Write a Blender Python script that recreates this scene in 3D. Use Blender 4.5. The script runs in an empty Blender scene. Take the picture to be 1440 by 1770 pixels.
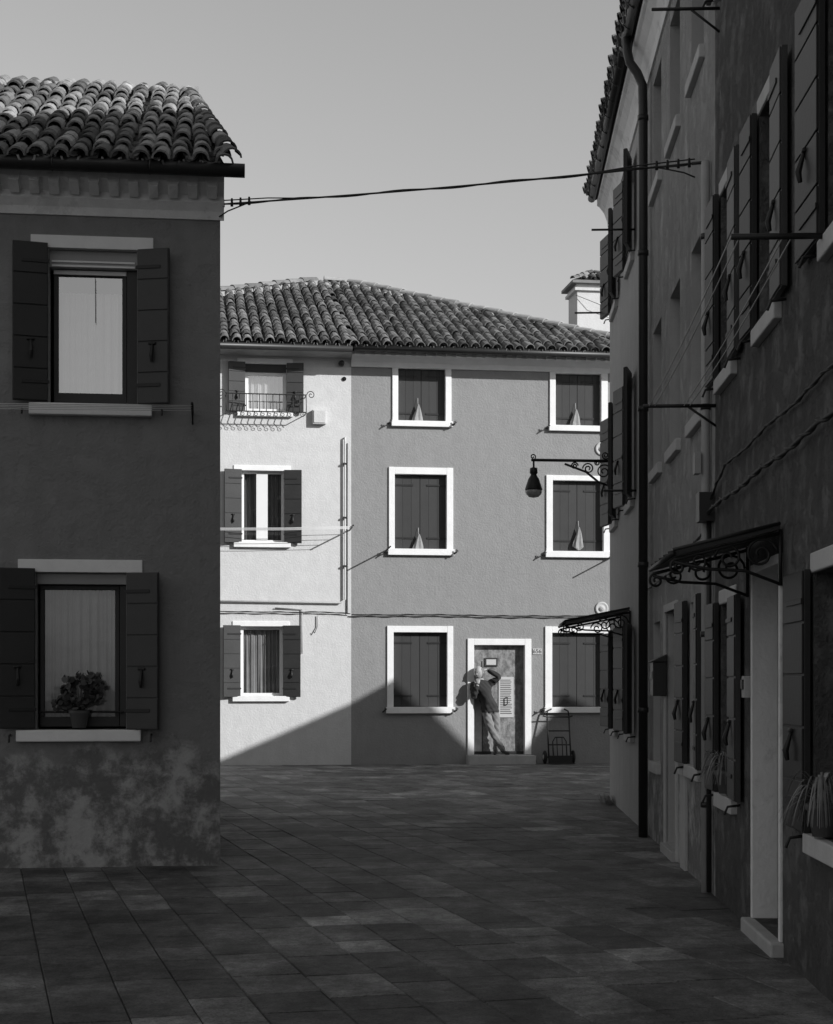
import bpy, math, random
from mathutils import Vector, Matrix
random.seed(7)
R=random.random
# ---- surveyed constants: focal (px), principal x, horizon row, eye height
FO=2900.0; CX=720.0; HY=1187.0; EH=1.45
scene=bpy.context.scene

# ================= materials =================
class NT:
    def __init__(s,name):
        s.mat=bpy.data.materials.new(name); s.mat.use_nodes=True
        s.t=s.mat.node_tree; s.n=s.t.nodes; s.b=s.n['Principled BSDF']
        s.tc=s.n.new('ShaderNodeTexCoord')
    def link(s,a,b): s.t.links.new(a,b)
    def math(s,op,a,b=None,c=None,clamp=False):
        m=s.n.new('ShaderNodeMath'); m.operation=op; m.use_clamp=clamp
        for i,v in enumerate((a,b,c)):
            if v is None: continue
            if isinstance(v,(int,float)): m.inputs[i].default_value=v
            else: s.link(v,m.inputs[i])
        return m.outputs[0]
    def noise(s,scale,detail=5,rough=.6,vec=None,stretch=None):
        v=vec or s.tc.outputs['Object']
        if stretch:
            mp=s.n.new('ShaderNodeMapping'); mp.inputs['Scale'].default_value=stretch
            s.link(v,mp.inputs['Vector']); v=mp.outputs[0]
        t=s.n.new('ShaderNodeTexNoise'); t.inputs['Scale'].default_value=scale
        t.inputs['Detail'].default_value=detail; t.inputs['Roughness'].default_value=rough
        s.link(v,t.inputs['Vector']); return t.outputs['Fac']
    def ramp(s,v,a,b,lo=0.,hi=1.):
        m=s.n.new('ShaderNodeMapRange'); m.interpolation_type='SMOOTHSTEP'
        s.link(v,m.inputs[0]); m.inputs[1].default_value=a; m.inputs[2].default_value=b
        m.inputs[3].default_value=lo; m.inputs[4].default_value=hi
        return m.outputs[0]
    def mix(s,a,b,f):
        d=s.math('SUBTRACT',b,a); return s.math('MULTIPLY_ADD',d,f,a)
    def bump(s,h,strength,dist=.01):
        b=s.n.new('ShaderNodeBump'); b.inputs['Strength'].default_value=strength
        b.inputs['Distance'].default_value=dist; s.link(h,b.inputs['Height'])
        s.link(b.outputs[0],s.b.inputs['Normal'])
    def color(s,v):
        c=s.n.new('ShaderNodeCombineColor')
        for i in range(3): s.link(v,c.inputs[i])
        s.link(c.outputs[0],s.b.inputs['Base Color'])
def simple(name,col,rough=.7,var=.15,scale=6,bump=0.,bscale=60,metal=0.,spec=.3,island=0.):
    m=NT(name)
    v=m.math('MULTIPLY_ADD',m.noise(scale),2*var*col,col*(1-var))
    if island:
        g=m.n.new('ShaderNodeNewGeometry')
        v=m.math('MULTIPLY',v,m.math('MULTIPLY_ADD',g.outputs['Random Per Island'],2*island,1-island))
    m.color(v); m.b.inputs['Roughness'].default_value=rough
    m.b.inputs['Metallic'].default_value=metal; m.b.inputs['Specular IOR Level'].default_value=spec
    if bump: m.bump(m.noise(bscale,4),bump)
    return m.mat
def stucco(name,col,var=.12,bump=.35,bscale=45,stain=None,streak=.08,patch=.0,dist=.012,soft=(.42,.6)):
    m=NT(name)
    big=m.noise(.9,6,.65); med=m.noise(5,5,.6); st=m.noise(2.2,5,.6,stretch=(3,3,.35))
    v=m.math('MULTIPLY_ADD',big,2*var*col,col*(1-var))
    v=m.math('MULTIPLY',v,m.math('MULTIPLY_ADD',med,.24,.88))
    v=m.math('MULTIPLY',v,m.math('MULTIPLY_ADD',st,2*streak,1-streak))
    if patch:
        p=m.ramp(m.noise(2.6,7,.7),.54,.6); v=m.math('MULTIPLY',v,m.math('MULTIPLY_ADD',p,patch,1.))
    fine=m.noise(bscale,5,.65)
    hgt=m.math('ADD',fine,m.math('MULTIPLY',m.noise(bscale*.25,3),.8))
    if stain:
        zt,zw,dk,lt=stain
        sp=m.n.new('ShaderNodeSeparateXYZ'); m.link(m.tc.outputs['Object'],sp.inputs[0])
        zz=m.math('SUBTRACT',sp.outputs['Z'],m.math('MULTIPLY_ADD',m.noise(1.7,6,.7),1.3,-.65))
        f=m.ramp(zz,zt,zt-zw)
        pn=m.ramp(m.noise(2.4,9,.72),soft[0],soft[1])
        v2=m.math('MULTIPLY_ADD',pn,lt-dk,dk)
        v2=m.math('MULTIPLY',v2,m.math('MULTIPLY_ADD',m.noise(14,6,.7),.5,.75))
        v=m.mix(v,v2,f)
        hgt=m.math('ADD',hgt,m.math('MULTIPLY',pn,1.2))
    m.color(v); m.b.inputs['Roughness'].default_value=.92; m.b.inputs['Specular IOR Level'].default_value=.15
    m.bump(hgt,bump,dist); return m.mat
def glassmat(name,refl):
    m=bpy.data.materials.new(name); m.use_nodes=True; t=m.node_tree; n=t.nodes; n.clear()
    o=n.new('ShaderNodeOutputMaterial'); mx=n.new('ShaderNodeMixShader'); mx.inputs[0].default_value=refl
    tr=n.new('ShaderNodeBsdfTransparent'); tr.inputs[0].default_value=(.85,.85,.85,1)
    gl=n.new('ShaderNodeBsdfGlossy'); gl.inputs['Roughness'].default_value=.02; gl.inputs[0].default_value=(.95,.95,.95,1)
    tc=n.new('ShaderNodeTexCoord'); no=n.new('ShaderNodeTexNoise'); no.inputs['Scale'].default_value=2.5
    b=n.new('ShaderNodeBump'); b.inputs['Strength'].default_value=.08; b.inputs['Distance'].default_value=.02
    t.links.new(tc.outputs['Object'],no.inputs['Vector']); t.links.new(no.outputs['Fac'],b.inputs['Height']); t.links.new(b.outputs[0],gl.inputs['Normal'])
    t.links.new(tr.outputs[0],mx.inputs[1]); t.links.new(gl.outputs[0],mx.inputs[2]); t.links.new(mx.outputs[0],o.inputs[0])
    return m
M_left=stucco('stucco_mid',.235,.16,.55,40,stain=(1.05,.2,.155,.40),soft=(.43,.58),streak=.13)
M_white=stucco('stucco_pale',.58,.06,.5,30,streak=.06)
M_grey=stucco('stucco_grey',.27,.08,.7,26,streak=.08)
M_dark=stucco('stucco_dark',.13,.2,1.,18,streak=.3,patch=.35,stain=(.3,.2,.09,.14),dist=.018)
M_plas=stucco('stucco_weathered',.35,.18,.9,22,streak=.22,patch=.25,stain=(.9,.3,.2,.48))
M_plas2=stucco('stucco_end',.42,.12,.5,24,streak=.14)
M_trim=stucco('stone_trim',.80,.05,.25,50,streak=.05)
M_trimS=stucco('stone_sill',.54,.14,.35,40,streak=.12)
M_cove=stucco('cornice_plaster',.80,.10,.4,30,streak=.12,patch=-.15)
M_rev=stucco('reveal_plaster',.48,.14,.4,30,streak=.14)
M_shut=simple('shutter_paint_dark',.030,.5,.25,4,.15,30,spec=.35)
M_shutG=simple('shutter_paint_grey',.042,.55,.12,5,.1,30,spec=.3,island=.1)
M_shut2=simple('shutter_paint_mid',.052,.5,.25,4,.15,30,spec=.4)
M_iron=simple('wrought_iron',.018,.5,.3,20,spec=.4)
M_gut=simple('gutter_metal',.022,.45,.3,5,spec=.5)
M_pipeL=simple('painted_pipe',.38,.6,.3,5)
M_frameW=simple('window_frame_white',.75,.5,.05,5)
M_frameD=simple('window_frame_dark',.04,.5,.2,5)
M_rollbox=simple('roller_box',.28,.5,.1,5)
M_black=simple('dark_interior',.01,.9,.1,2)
M_curtSky=simple('curtain_and_sky_reflection',.60,.9,.12,7)
M_curtD=simple('curtain_sheer',.16,.9,.2,5)
M_curtL=simple('curtain_dim',.30,.9,.35,4)
M_glass=glassmat('window_glass',.14); M_glassR=glassmat('window_glass_reflective',.38); M_glassL=glassmat('window_glass_dim',.10)
M_tile=simple('roof_tile',.20,.9,.65,9,.6,50,island=.65,spec=.2)
M_tileF=simple('roof_tile_far',.145,.9,.5,5,.4,40,island=.55,spec=.2)
M_mort=simple('ridge_mortar',.34,.95,.35,6,.6,30,island=.2)
M_roofb=simple('roof_deck',.03,.95,.3,5)
M_cable=simple('cable_rubber',.03,.6,.2,10)
M_line=simple('clothesline_cord',.55,.7,.1,10)
M_step=simple('step_stone',.40,.8,.25,6,.4,40)
M_cloth=simple('bag_cloth',.28,.9,.3,14,.4,25)
M_paper=simple('paper',.50,.8,.08,10); M_ink=simple('ink',.08,.8,.1,10)
M_strip=simple('torn_board',.42,.9,.5,9,.5,30)
M_leaf=simple('leaf_dark',.08,.6,.4,8,island=.5); M_blade=simple('leaf_blade',.24,.6,.3,8,island=.5)
M_pot=simple('terracotta_pot',.12,.8,.2,8)
def osb():
    m=NT('chipboard_panel'); a=m.noise(9,8,.75,stretch=(1,1,.6)); v=m.ramp(a,.35,.65,.10,.29)
    v=m.math('MULTIPLY',v,m.math('MULTIPLY_ADD',m.noise(40,3),.5,.75)); m.color(v)
    m.b.inputs['Roughness'].default_value=.8; m.bump(a,.3); return m.mat
M_osb=osb()
def slabmat(name,base,island,rough):
    m=NT(name); g=m.n.new('ShaderNodeNewGeometry'); r=g.outputs['Random Per Island']
    r2=m.math('POWER',r,2.6)
    v=m.math('MULTIPLY_ADD',r2,island*base*1.1,base*(1-.33*island))
    n1=m.noise(.7,7,.7); n2=m.noise(13,9,.8); n3=m.noise(3.2,7,.72,stretch=(1,.6,1))
    v=m.math('MULTIPLY',v,m.math('MULTIPLY_ADD',m.ramp(n1,.3,.7),1.0,.55))
    v=m.math('MULTIPLY',v,m.math('MULTIPLY_ADD',m.ramp(n3,.3,.72),.9,.6))
    v=m.math('MULTIPLY',v,m.math('MULTIPLY_ADD',m.ramp(n2,.3,.7),.8,.6))
    pit=m.ramp(m.noise(70,4,.6),.35,.5,.55,1.); v=m.math('MULTIPLY',v,pit)
    m.color(v)
    rr=m.math('MULTIPLY_ADD',n2,.35,rough-.15); m.link(rr,m.b.inputs['Roughness']); m.b.inputs['Specular IOR Level'].default_value=.3
    m.bump(m.math('ADD',m.math('ADD',n2,m.math('MULTIPLY',n3,1.5)),m.math('MULTIPLY',m.noise(60,5,.7),.5)),.9,.016); return m.mat
M_slab=slabmat('paving_stone',.145,.75,.62); M_slabL=slabmat('paving_stone_worn',.27,.4,.6)
M_joint=simple('paving_joint',.09,.95,.6,8)

# ================= mesh builder =================
class MB:
    def __init__(s): s.v=[];s.f=[];s.m=[];s.s=[];s.M=Matrix.Identity(4)
    def add(s,vs,fs,mat,smooth=False):
        b=len(s.v); s.v+=[tuple(s.M@Vector(p)) for p in vs]
        for f in fs: s.f.append([b+i for i in f]); s.m.append(mat); s.s.append(smooth)
    def box(s,x0,x1,y0,y1,z0,z1,mat):
        if x0>x1:x0,x1=x1,x0
        s.add([(x0,y0,z0),(x1,y0,z0),(x1,y1,z0),(x0,y1,z0),(x0,y0,z1),(x1,y0,z1),(x1,y1,z1),(x0,y1,z1)],
              [(0,3,2,1),(4,5,6,7),(0,1,5,4),(1,2,6,5),(2,3,7,6),(3,0,4,7)],mat)
    def poly(s,pts,mat): s.add(pts,[tuple(range(len(pts)))],mat)
    def tube(s,pts,r,mat,seg=8,smooth=True):
        pts=[Vector(p) for p in pts]; n=len(pts)
        rs=r if isinstance(r,(list,tuple)) else [r]*n
        t0=(pts[1]-pts[0]).normalized(); up=Vector((0,0,1)) if abs(t0.z)<.9 else Vector((1,0,0))
        nn=(up-t0*up.dot(t0)).normalized(); vs=[]
        for i in range(n):
            t=(pts[min(i+1,n-1)]-pts[max(i-1,0)])
            t=t.normalized() if t.length>1e-9 else t0
            nn=(nn-t*nn.dot(t)).normalized(); bb=t.cross(nn)
            for k in range(seg):
                a=2*math.pi*k/seg; vs.append(pts[i]+nn*(rs[i]*math.cos(a))+bb*(rs[i]*math.sin(a)))
        fs=[]
        for i in range(n-1):
            for k in range(seg):
                a=i*seg+k;b=i*seg+(k+1)%seg; fs.append((a,b,b+seg,a+seg))
        fs.append(tuple(range(seg-1,-1,-1))); fs.append(tuple((n-1)*seg+k for k in range(seg)))
        s.add(vs,fs,mat,smooth)
    def lathe(s,prof,c,mat,seg=16,axis='z',sx=1,sy=1):
        vs=[]
        for r,z in prof:
            for k in range(seg):
                a=2*math.pi*k/seg; p=(r*math.cos(a)*sx,r*math.sin(a)*sy,z)
                if axis=='x': p=(p[2],p[0],p[1])
                if axis=='y': p=(p[0],p[2],p[1])
                vs.append((c[0]+p[0],c[1]+p[1],c[2]+p[2]))
        fs=[]
        for i in range(len(prof)-1):
            for k in range(seg):
                a=i*seg+k;b=i*seg+(k+1)%seg; fs.append((a,b,b+seg,a+seg))
        fs.append(tuple(range(seg-1,-1,-1))); fs.append(tuple((len(prof)-1)*seg+k for k in range(seg)))
        s.add(vs,fs,mat,True)
    def extr(s,prof,x0,x1,mat):
        n=len(prof); vs=[(x0,y,z) for y,z in prof]+[(x1,y,z) for y,z in prof]
        fs=[(i,(i+1)%n,n+(i+1)%n,n+i) for i in range(n)]+[tuple(range(n-1,-1,-1)),tuple(range(n,2*n))]
        s.add(vs,fs,mat)
    def obj(s,name,parent=None,bevel=0):
        me=bpy.data.meshes.new(name); me.from_pydata(s.v,[],s.f)
        ms=[]
        for m in s.m:
            if m not in ms: ms.append(m)
        for m in ms: me.materials.append(m)
        me.polygons.foreach_set('material_index',[ms.index(m) for m in s.m])
        me.polygons.foreach_set('use_smooth',s.s); me.update()
        o=bpy.data.objects.new(name,me); scene.collection.objects.link(o)
        if parent: o.parent=parent
        if bevel:
            b=o.modifiers.new('Bevel','BEVEL'); b.width=bevel; b.segments=2; b.limit_method='ANGLE'
        return o
class Frame:
    def __init__(s,x,y,deg):
        s.M=Matrix.Translation((x,y,0))@Matrix.Rotation(math.radians(deg),4,'Z'); s.I=s.M.inverted()
    def at(s,px,py,off=0.):
        P=s.M@Vector((0,off,0)); n=(s.M.to_3x3()@Vector((0,1,0))); C=Vector((0,0,EH))
        d=Vector(((px-CX)/FO,1,(HY-py)/FO)); t=(P-C).dot(n)/d.dot(n); h=s.I@(C+d*t); return h.x,h.z
    def x(s,px,off=0.): return s.at(px,1187,off)[0]
    def rect(s,x0,y0,x1,y1,off=0.):
        a=s.at(x0,(y0+y1)/2,off)[0]; b=s.at(x1,(y0+y1)/2,off)[0]; xm=(x0+x1)/2
        return a,b,s.at(xm,y1,off)[1],s.at(xm,y0,off)[1]
    def empty(s,name):
        e=bpy.data.objects.new(name,None); e.empty_display_size=.3; scene.collection.objects.link(e)
        e.matrix_world=s.M; return e
FL=Frame(-1.592,13.61,7.)      # left house facade, origin at right corner
FF=Frame(-1.215,31.2,8.)       # far facades, origin at party line
FR=Frame(1.588+.0414*21.5,21.5,-92.37)  # right row, origin far end, x toward viewer

def wall(mb,x0,x1,z0,z1,holes,d,mat,rev=None,y=0.):
    rev=rev or mat
    xs=sorted({x0,x1,*[h[0] for h in holes],*[h[1] for h in holes]}); zs=sorted({z0,z1,*[h[2] for h in holes],*[h[3] for h in holes]})
    for i in range(len(xs)-1):
        for j in range(len(zs)-1):
            cx=(xs[i]+xs[i+1])/2; cz=(zs[j]+zs[j+1])/2
            if any(h[0]<cx<h[1] and h[2]<cz<h[3] for h in holes): continue
            mb.poly([(xs[i],y,zs[j]),(xs[i+1],y,zs[j]),(xs[i+1],y,zs[j+1]),(xs[i],y,zs[j+1])],mat)
    for a,b,c,e in holes:
        mb.poly([(a,y,c),(a,d,c),(a,d,e),(a,y,e)],rev); mb.poly([(b,y,c),(b,y,e),(b,d,e),(b,d,c)],rev)
        mb.poly([(a,y,e),(a,d,e),(b,d,e),(b,y,e)],rev); mb.poly([(a,y,c),(b,y,c),(b,d,c),(a,d,c)],rev)
def body(mb,x0,x1,dep,z1,mat):
    mb.poly([(x0,0,0),(x0,0,z1),(x0,dep,z1),(x0,dep,0)],mat); mb.poly([(x1,0,0),(x1,dep,0),(x1,dep,z1),(x1,0,z1)],mat)
    mb.poly([(x0,dep,0),(x0,dep,z1),(x1,dep,z1),(x1,dep,0)],mat)
def leaf(mb,hx,side,w,ang,z0,z1,mat,y=-.035,panels=5,hw=True):
    """open shutter leaf hinged at hx, swinging outwards to the given side"""
    old=mb.M.copy(); a=math.radians(ang)
    mb.M=old@Matrix.Translation((hx,y,0))@Matrix.Rotation(-side*a,4,'Z')@Matrix.Diagonal((side,1,1,1))
    mb.box(0,w,-.016,.016,z0,z1,mat)
    h=(z1-z0)/panels
    for i in range(panels):
        mb.box(.004,w-.004,-.027,-.0165,z0+i*h+.006,z0+(i+1)*h-.006,mat)
    if hw:
        for zz in (z0+.12*(z1-z0),z0+.88*(z1-z0)): mb.box(-.01,w*.75,-.035,-.0275,zz-.014,zz+.014,M_iron)
        zc=z0+.33*(z1-z0); mb.tube([(w*.5,-.05,zc-.08),(w*.5,-.06,zc-.03),(w*.5,-.03,zc+.07)],[.012,.018,.01],M_iron,6)
        mb.tube([(w*.5-.03,-.035,zc+.07),(w*.5+.03,-.035,zc+.07)],.012,M_iron,6)
    mb.M=old
def casement(mb,x0,x1,z0,z1,d,fm,glass,n=2,cur=M_curtSky,fw=.05,curtop=1.0,gap=0.,bot=None):
    y0=d-.07;y1=d-.01; bt=bot or fw
    mb.box(x0,x1,y0,y1,z0,z0+bt,fm); mb.box(x0,x1,y0,y1,z1-fw,z1,fm)
    mb.box(x0,x0+fw,y0,y1,z0+bt,z1-fw,fm); mb.box(x1-fw,x1,y0,y1,z0+bt,z1-fw,fm)
    w=(x1-x0-2*fw)
    for i in range(1,n):
        c=x0+fw+w*i/n; mb.box(c-fw*.6,c+fw*.6,y0-.004,y1,z0+bt,z1-fw,fm)
    mb.poly([(x0+fw,d-.04,z0+bt),(x1-fw,d-.04,z0+bt),(x1-fw,d-.04,z1-fw),(x0+fw,d-.04,z1-fw)],glass)
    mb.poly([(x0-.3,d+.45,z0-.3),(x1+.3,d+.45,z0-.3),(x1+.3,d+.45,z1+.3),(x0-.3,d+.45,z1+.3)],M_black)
    if cur:
        N=60; zt=z0+(z1-z0)*curtop; vs=[]
        for zz,am in ((z0,.022),((z0+zt)/2,.018),(zt,.012)):
            for i in range(N+1):
                u=i/N; vs.append((x0+(x1-x0)*u, d+.06+am*math.sin(u*50+math.sin(u*9)*2+zz)*1.0+.01*math.sin(u*113), zz))
        fs=[]
        for r in range(2):
            for i in range(N):
                u=(i+.5)/N
                if abs(u-.5)<gap/2: continue
                a=r*(N+1)+i; fs.append((a,a+1,a+N+2,a+N+1))
        mb.add(vs,fs,cur,True)
def tile(mb,o,a,s,n,L,r0,r1,mat,cv=1,seg=6,th=.016):
    vs=[]
    for t,r in ((0,r0-th),(0,r0),(L,r1)):
        for k in range(seg+1):
            q=math.pi*k/seg; vs.append(o+a*t+s*(r*math.cos(q))+n*(cv*r*math.sin(q)*.95))
    m=seg+1; fs=[]
    for i in range(2):
        for k in range(seg): fs.append((i*m+k,i*m+k+1,(i+1)*m+k+1,(i+1)*m+k))
    mb.add(vs,fs,mat,False)
def roofplane(mb,x0,x1,y0,z0,pitch,V,inside,sp,ro,exp,mat,jit=1.):
    """coppi tile field: cover + pan tiles on a sloping plane"""
    p=math.radians(pitch); A=Vector((0,math.cos(p),math.sin(p))); N=Vector((0,-math.sin(p),math.cos(p))); S=Vector((1,0,0))
    nc=int((x1-x0)/sp); nr=int(V/exp)+1
    for c in range(nc+1):
        cx=x0+c*sp+(R()-.5)*.012*jit
        for r in range(nr):
            v=r*exp+(R()-.5)*.05*jit-(.04 if r==0 else 0)
            x=cx+(R()-.5)*.016*jit
            if inside(x,v+exp*.5):
                a=(A+S*((R()-.5)*.05*jit)+N*(-.035+(R()-.5)*.02)).normalized()
                tile(mb,Vector((x,y0,z0))+A*v+N*(.075+(R()-.5)*.014*jit),a,S,N,exp*1.3,ro,ro*.8,mat)
            xx=x+sp*.5
            if inside(xx,v+exp*.5):
                tile(mb,Vector((xx,y0,z0))+A*(v)+N*(.075),A-N*.03,S,N,exp*1.25,ro*1.0,ro*.9,mat,cv=-1)
def ridge_tiles(mb,p0,p1,r,L,mat):
    p0=Vector(p0);p1=Vector(p1); d=(p1-p0); n=int(d.length/L); a=d.normalized()
    S=a.cross(Vector((0,0,1))).normalized(); N=S.cross(a).normalized()
    for i in range(n): tile(mb,p0+a*(i*L)+N*(.02+R()*.012),(a-N*.03+S*(R()-.5)*.04).normalized(),S,N,L*1.15,r,r*.85,mat,seg=8)
def scroll(cx,cz,r0,turns,start,dirn,n=28,plane='xz',c3=0.):
    out=[]
    for i in range(n):
        t=i/(n-1); r=r0*(1-.82*t); a=start+dirn*turns*2*math.pi*t
        p=(cx+r*math.cos(a),cz+r*math.sin(a)); out.append((p[0],c3,p[1]) if plane=='xz' else (c3,p[0],p[1]))
    return out

# ================= GROUND =================
g=MB(); S=600
g.poly([(-S,-S,-.014),(S,-S,-.014),(S,S,-.014),(-S,S,-.014)],M_joint); g.obj('ground')
pv=MB(); th=math.radians(14.5); P=Vector((-math.sin(th),math.cos(th),0)); Q=Vector((math.cos(th),math.sin(th),0))
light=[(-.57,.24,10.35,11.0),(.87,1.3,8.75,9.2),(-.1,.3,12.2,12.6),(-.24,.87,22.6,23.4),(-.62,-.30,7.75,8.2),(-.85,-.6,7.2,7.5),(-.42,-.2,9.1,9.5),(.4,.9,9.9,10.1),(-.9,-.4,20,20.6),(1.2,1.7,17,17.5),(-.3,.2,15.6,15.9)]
q=-20.
while q<22:
    W=.27+R()*.12; s=-14+R()*.6
    while s<38:
        L=.28+R()*.42; c=P*(s+L/2)+Q*(q+W/2)
        if -10<c.x<8 and 2.5<c.y<33.5:
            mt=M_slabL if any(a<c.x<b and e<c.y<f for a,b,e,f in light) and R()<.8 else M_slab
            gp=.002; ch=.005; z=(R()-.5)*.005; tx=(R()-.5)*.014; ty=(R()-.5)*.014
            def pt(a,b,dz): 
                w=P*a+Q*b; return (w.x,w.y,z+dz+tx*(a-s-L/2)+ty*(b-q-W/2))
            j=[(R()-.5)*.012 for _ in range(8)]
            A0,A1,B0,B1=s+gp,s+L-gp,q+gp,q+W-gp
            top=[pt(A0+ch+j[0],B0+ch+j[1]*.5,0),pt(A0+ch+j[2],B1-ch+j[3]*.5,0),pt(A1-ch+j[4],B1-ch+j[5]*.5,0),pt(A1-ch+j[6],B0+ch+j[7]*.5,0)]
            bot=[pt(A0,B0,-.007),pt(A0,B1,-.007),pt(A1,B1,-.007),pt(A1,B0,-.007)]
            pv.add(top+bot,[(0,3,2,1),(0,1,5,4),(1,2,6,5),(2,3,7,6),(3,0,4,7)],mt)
        s+=L
    q+=W
pv.obj('stone_pavement')

# ================= LEFT HOUSE =================
E=FL.empty('stucco_house'); ZE=5.53
ho=[FL.rect(84,431,237,699),FL.rect(62,990,218,1261)]
mb=MB(); wall(mb,-9,0,-.02,ZE+.02,ho,.2,M_left,M_trimS); body(mb,-9,0,8,ZE+.02,M_left)
mb.poly([(0,0,ZE+.02),(0,8,ZE+.02),(-.2,4.05,7.5)],M_left); mb.obj('walls',E)
for k,(a,b,c,d) in enumerate(ho):
    mb=MB()
    if k==0:
        mb.box(a+.002,b-.002,.05,.19,d-.14,d-.003,M_rollbox); mb.box(a+.02,b-.02,.04,.0495,d-.10,d-.085,M_frameW); mb.box(a+.02,b-.02,.04,.0495,d-.135,d-.12,M_frameW)
        top=d-.145
        casement(mb,a+.03,b-.09,c+.01,top,.2,M_frameD,M_glassR,1,M_curtSky,.035,.86,bot=.10)  # pale cloth behind this pane stands in for the sky reflected in it
        mb.box(b-.085,b-.003,.1,.19,c+.01,top,M_frameD); mb.box(a+.03,b-.09,.11,.128,top-.035,top-.002,M_frameW)
        mb.tube([(a+.36,.12,top-.05),(a+.362,.12,top-.42)],.0025,M_frameD,5)
    else:
        mb.box(a+.002,b-.002,.05,.19,d-.09,d-.003,M_rollbox)
        top=d-.095; casement(mb,a+.02,b-.06,c+.02,top,.2,M_frameD,M_glassL,1,M_curtL,.035,bot=.08)
        mb.box(b-.055,b-.003,.1,.19,c+.02,top,M_frameD)
        mb.tube([(a+.02,.06,c+.14),(b-.02,.06,c+.14)],.010,M_iron,6)
    mb.obj('window',E,.004)
    s=MB(); s.box(a-.15,b+.12,-.07,.13,c-.095,c-.002,M_trim); s.obj('sill',E,.008)
    s=MB(); s.box(a-.14,b+.13,-.012,.05,d+.003,d+.105,M_trim); s.obj('lintel',E,.004)
    s=MB(); lw=(b-a)*.39
    leaf(s,a-.005,-1,lw,12,c+.01,d+.03,M_shut); leaf(s,b+.01,1,lw*.96,18,c-.0,d+.0,M_shut2)
    s.tube([(a-.2,0,c-.04),(a-.2,-.09,c-.05),(a-.2,-.1,c-.1)],.009,M_iron,6); s.tube([(b+.2,0,c-.04),(b+.2,-.12,c-.05),(b+.2,-.13,c-.1)],.009,M_iron,6)
    s.obj('shutters',E,.003)
c=MB(); c.extr([(0,ZE-.30),(-.02,ZE-.30),(-.04,ZE-.24),(-.09,ZE-.18),(-.10,ZE-.13),(-.24,ZE-.06),(-.24,ZE),(0,ZE)],-9,.03,M_cove)
x=-8.9
while x<-.02:
    j=(R()-.5)*.02
    c.add([(x-.06,-.245,ZE-.01),(x+.06,-.245,ZE-.01),(x+.035,-.25,ZE-.10+j),(x-.035,-.25,ZE-.10),(x-.06,-.11,ZE-.05),(x+.06,-.11,ZE-.05),(x+.035,-.13,ZE-.165),(x-.035,-.13,ZE-.165+j)],[(0,3,2,1),(3,0,4,7),(1,2,6,5),(2,3,7,6)],M_cove); x+=.155
c.obj('cornice',E)
r=MB(); ZRL=7.60; pit=math.degrees(math.atan((ZRL-ZE)/4.35)); V=4.35/math.cos(math.radians(pit))
r.poly([(-9,-.3,ZE),(.07,-.3,ZE),(-.3,4.05,ZRL),(-9,4.05,ZRL)],M_roofb); r.poly([(-9,8.3,ZE),(-.7,8.3,ZE),(-.3,4.05,ZRL),(-9,4.05,ZRL)],M_roofb)
roofplane(r,-5.2,.06,-.36,ZE,pit,V+.02,lambda x,v:v<V+.1 and x<.09-.42*v/V,.158,.074,.36,M_tile,1.9)
ridge_tiles(r,(.09,-.34,ZE+.09),(-.32,4.0,ZRL+.07),.08,.38,M_tile)
x=-6.
while x<-.2:
    L=.5+R()*.1; r.box(x,min(x+L-.012,-.2),3.85,4.25,ZRL+.01,ZRL+.07+R()*.012,M_mort); x+=L
x=-6.
while x<-.2: r.lathe([(0,-.05),(.06,-.03),(.07,.04),(0,.08)],(x,3.86,ZRL+.01),M_mort,8); x+=.158
r.obj('roof',E)
gt=MB(); gt.tube([(-9,-.40,ZE),(.19,-.40,ZE-.01)],.055,M_gut,14)
x=-8.8
while x<.15: gt.tube([(x,-.40,ZE-.065),(x+.001,-.47,ZE-.01),(x+.002,-.42,ZE+.06),(x+.003,-.30,ZE+.08)],.008,M_gut,5); x+=.75
gt.obj('gutter',E)

def cableline(name,pts,r=.011,tw=.007,pitch=.18,parent=None,mat=None):
    mat=mat or M_cable
    m=MB(); m.tube(pts,r,mat,6)
    pts=[Vector(p) for p in pts]; out=[]; acc=0
    for a,b in zip(pts[:-1],pts[1:]):
        d=b-a; n=max(2,int(d.length/(pitch/5))); t=d.normalized(); u=t.cross(Vector((0,0,1)))
        u=u.normalized() if u.length>.1 else Vector((1,0,0)); w=t.cross(u)
        for i in range(n):
            q=acc+d.length*i/n; an=q/pitch*2*math.pi*.5
            out.append(a+d*(i/n)+u*math.cos(an)*(r+tw*.3)+w*math.sin(an)*(r+tw*.3))
        acc+=d.length
    out.append(pts[-1]); m.tube(out,tw,mat,5); return m.obj(name,parent)
zc=FL.at(385,357,-.03)[1]
cableline('facade_cable',[(-9,-.03,zc+.02)]+[(-6+i*.75,-.03,zc+.0+(.02 if i%2 else -.012)) for i in range(8)]+[(-.02,-.03,zc)],.008,.006,.3,E)
cl=FL.empty('clothesline'); m=MB(); xb,zb=FL.at(333,716,0)
m.tube([(xb,0,zb),(xb,-.42,zb+.02)],.011,M_iron,8); m.tube([(xb-5.2,0,zb),(xb-5.2,-.42,zb+.02)],.011,M_iron,8)
m.tube([(xb,0,zb-.08),(xb,-.15,zb)],.008,M_iron,6)
for yy in (-.12,-.22,-.31,-.40):
    m.tube([(xb-5.2+i*1.3,yy,zb+.012-.02*math.sin(i/4*math.pi)+.02*yy) for i in range(5)],.0035,M_line,5)
m.obj('rods_and_cords',cl)

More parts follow.
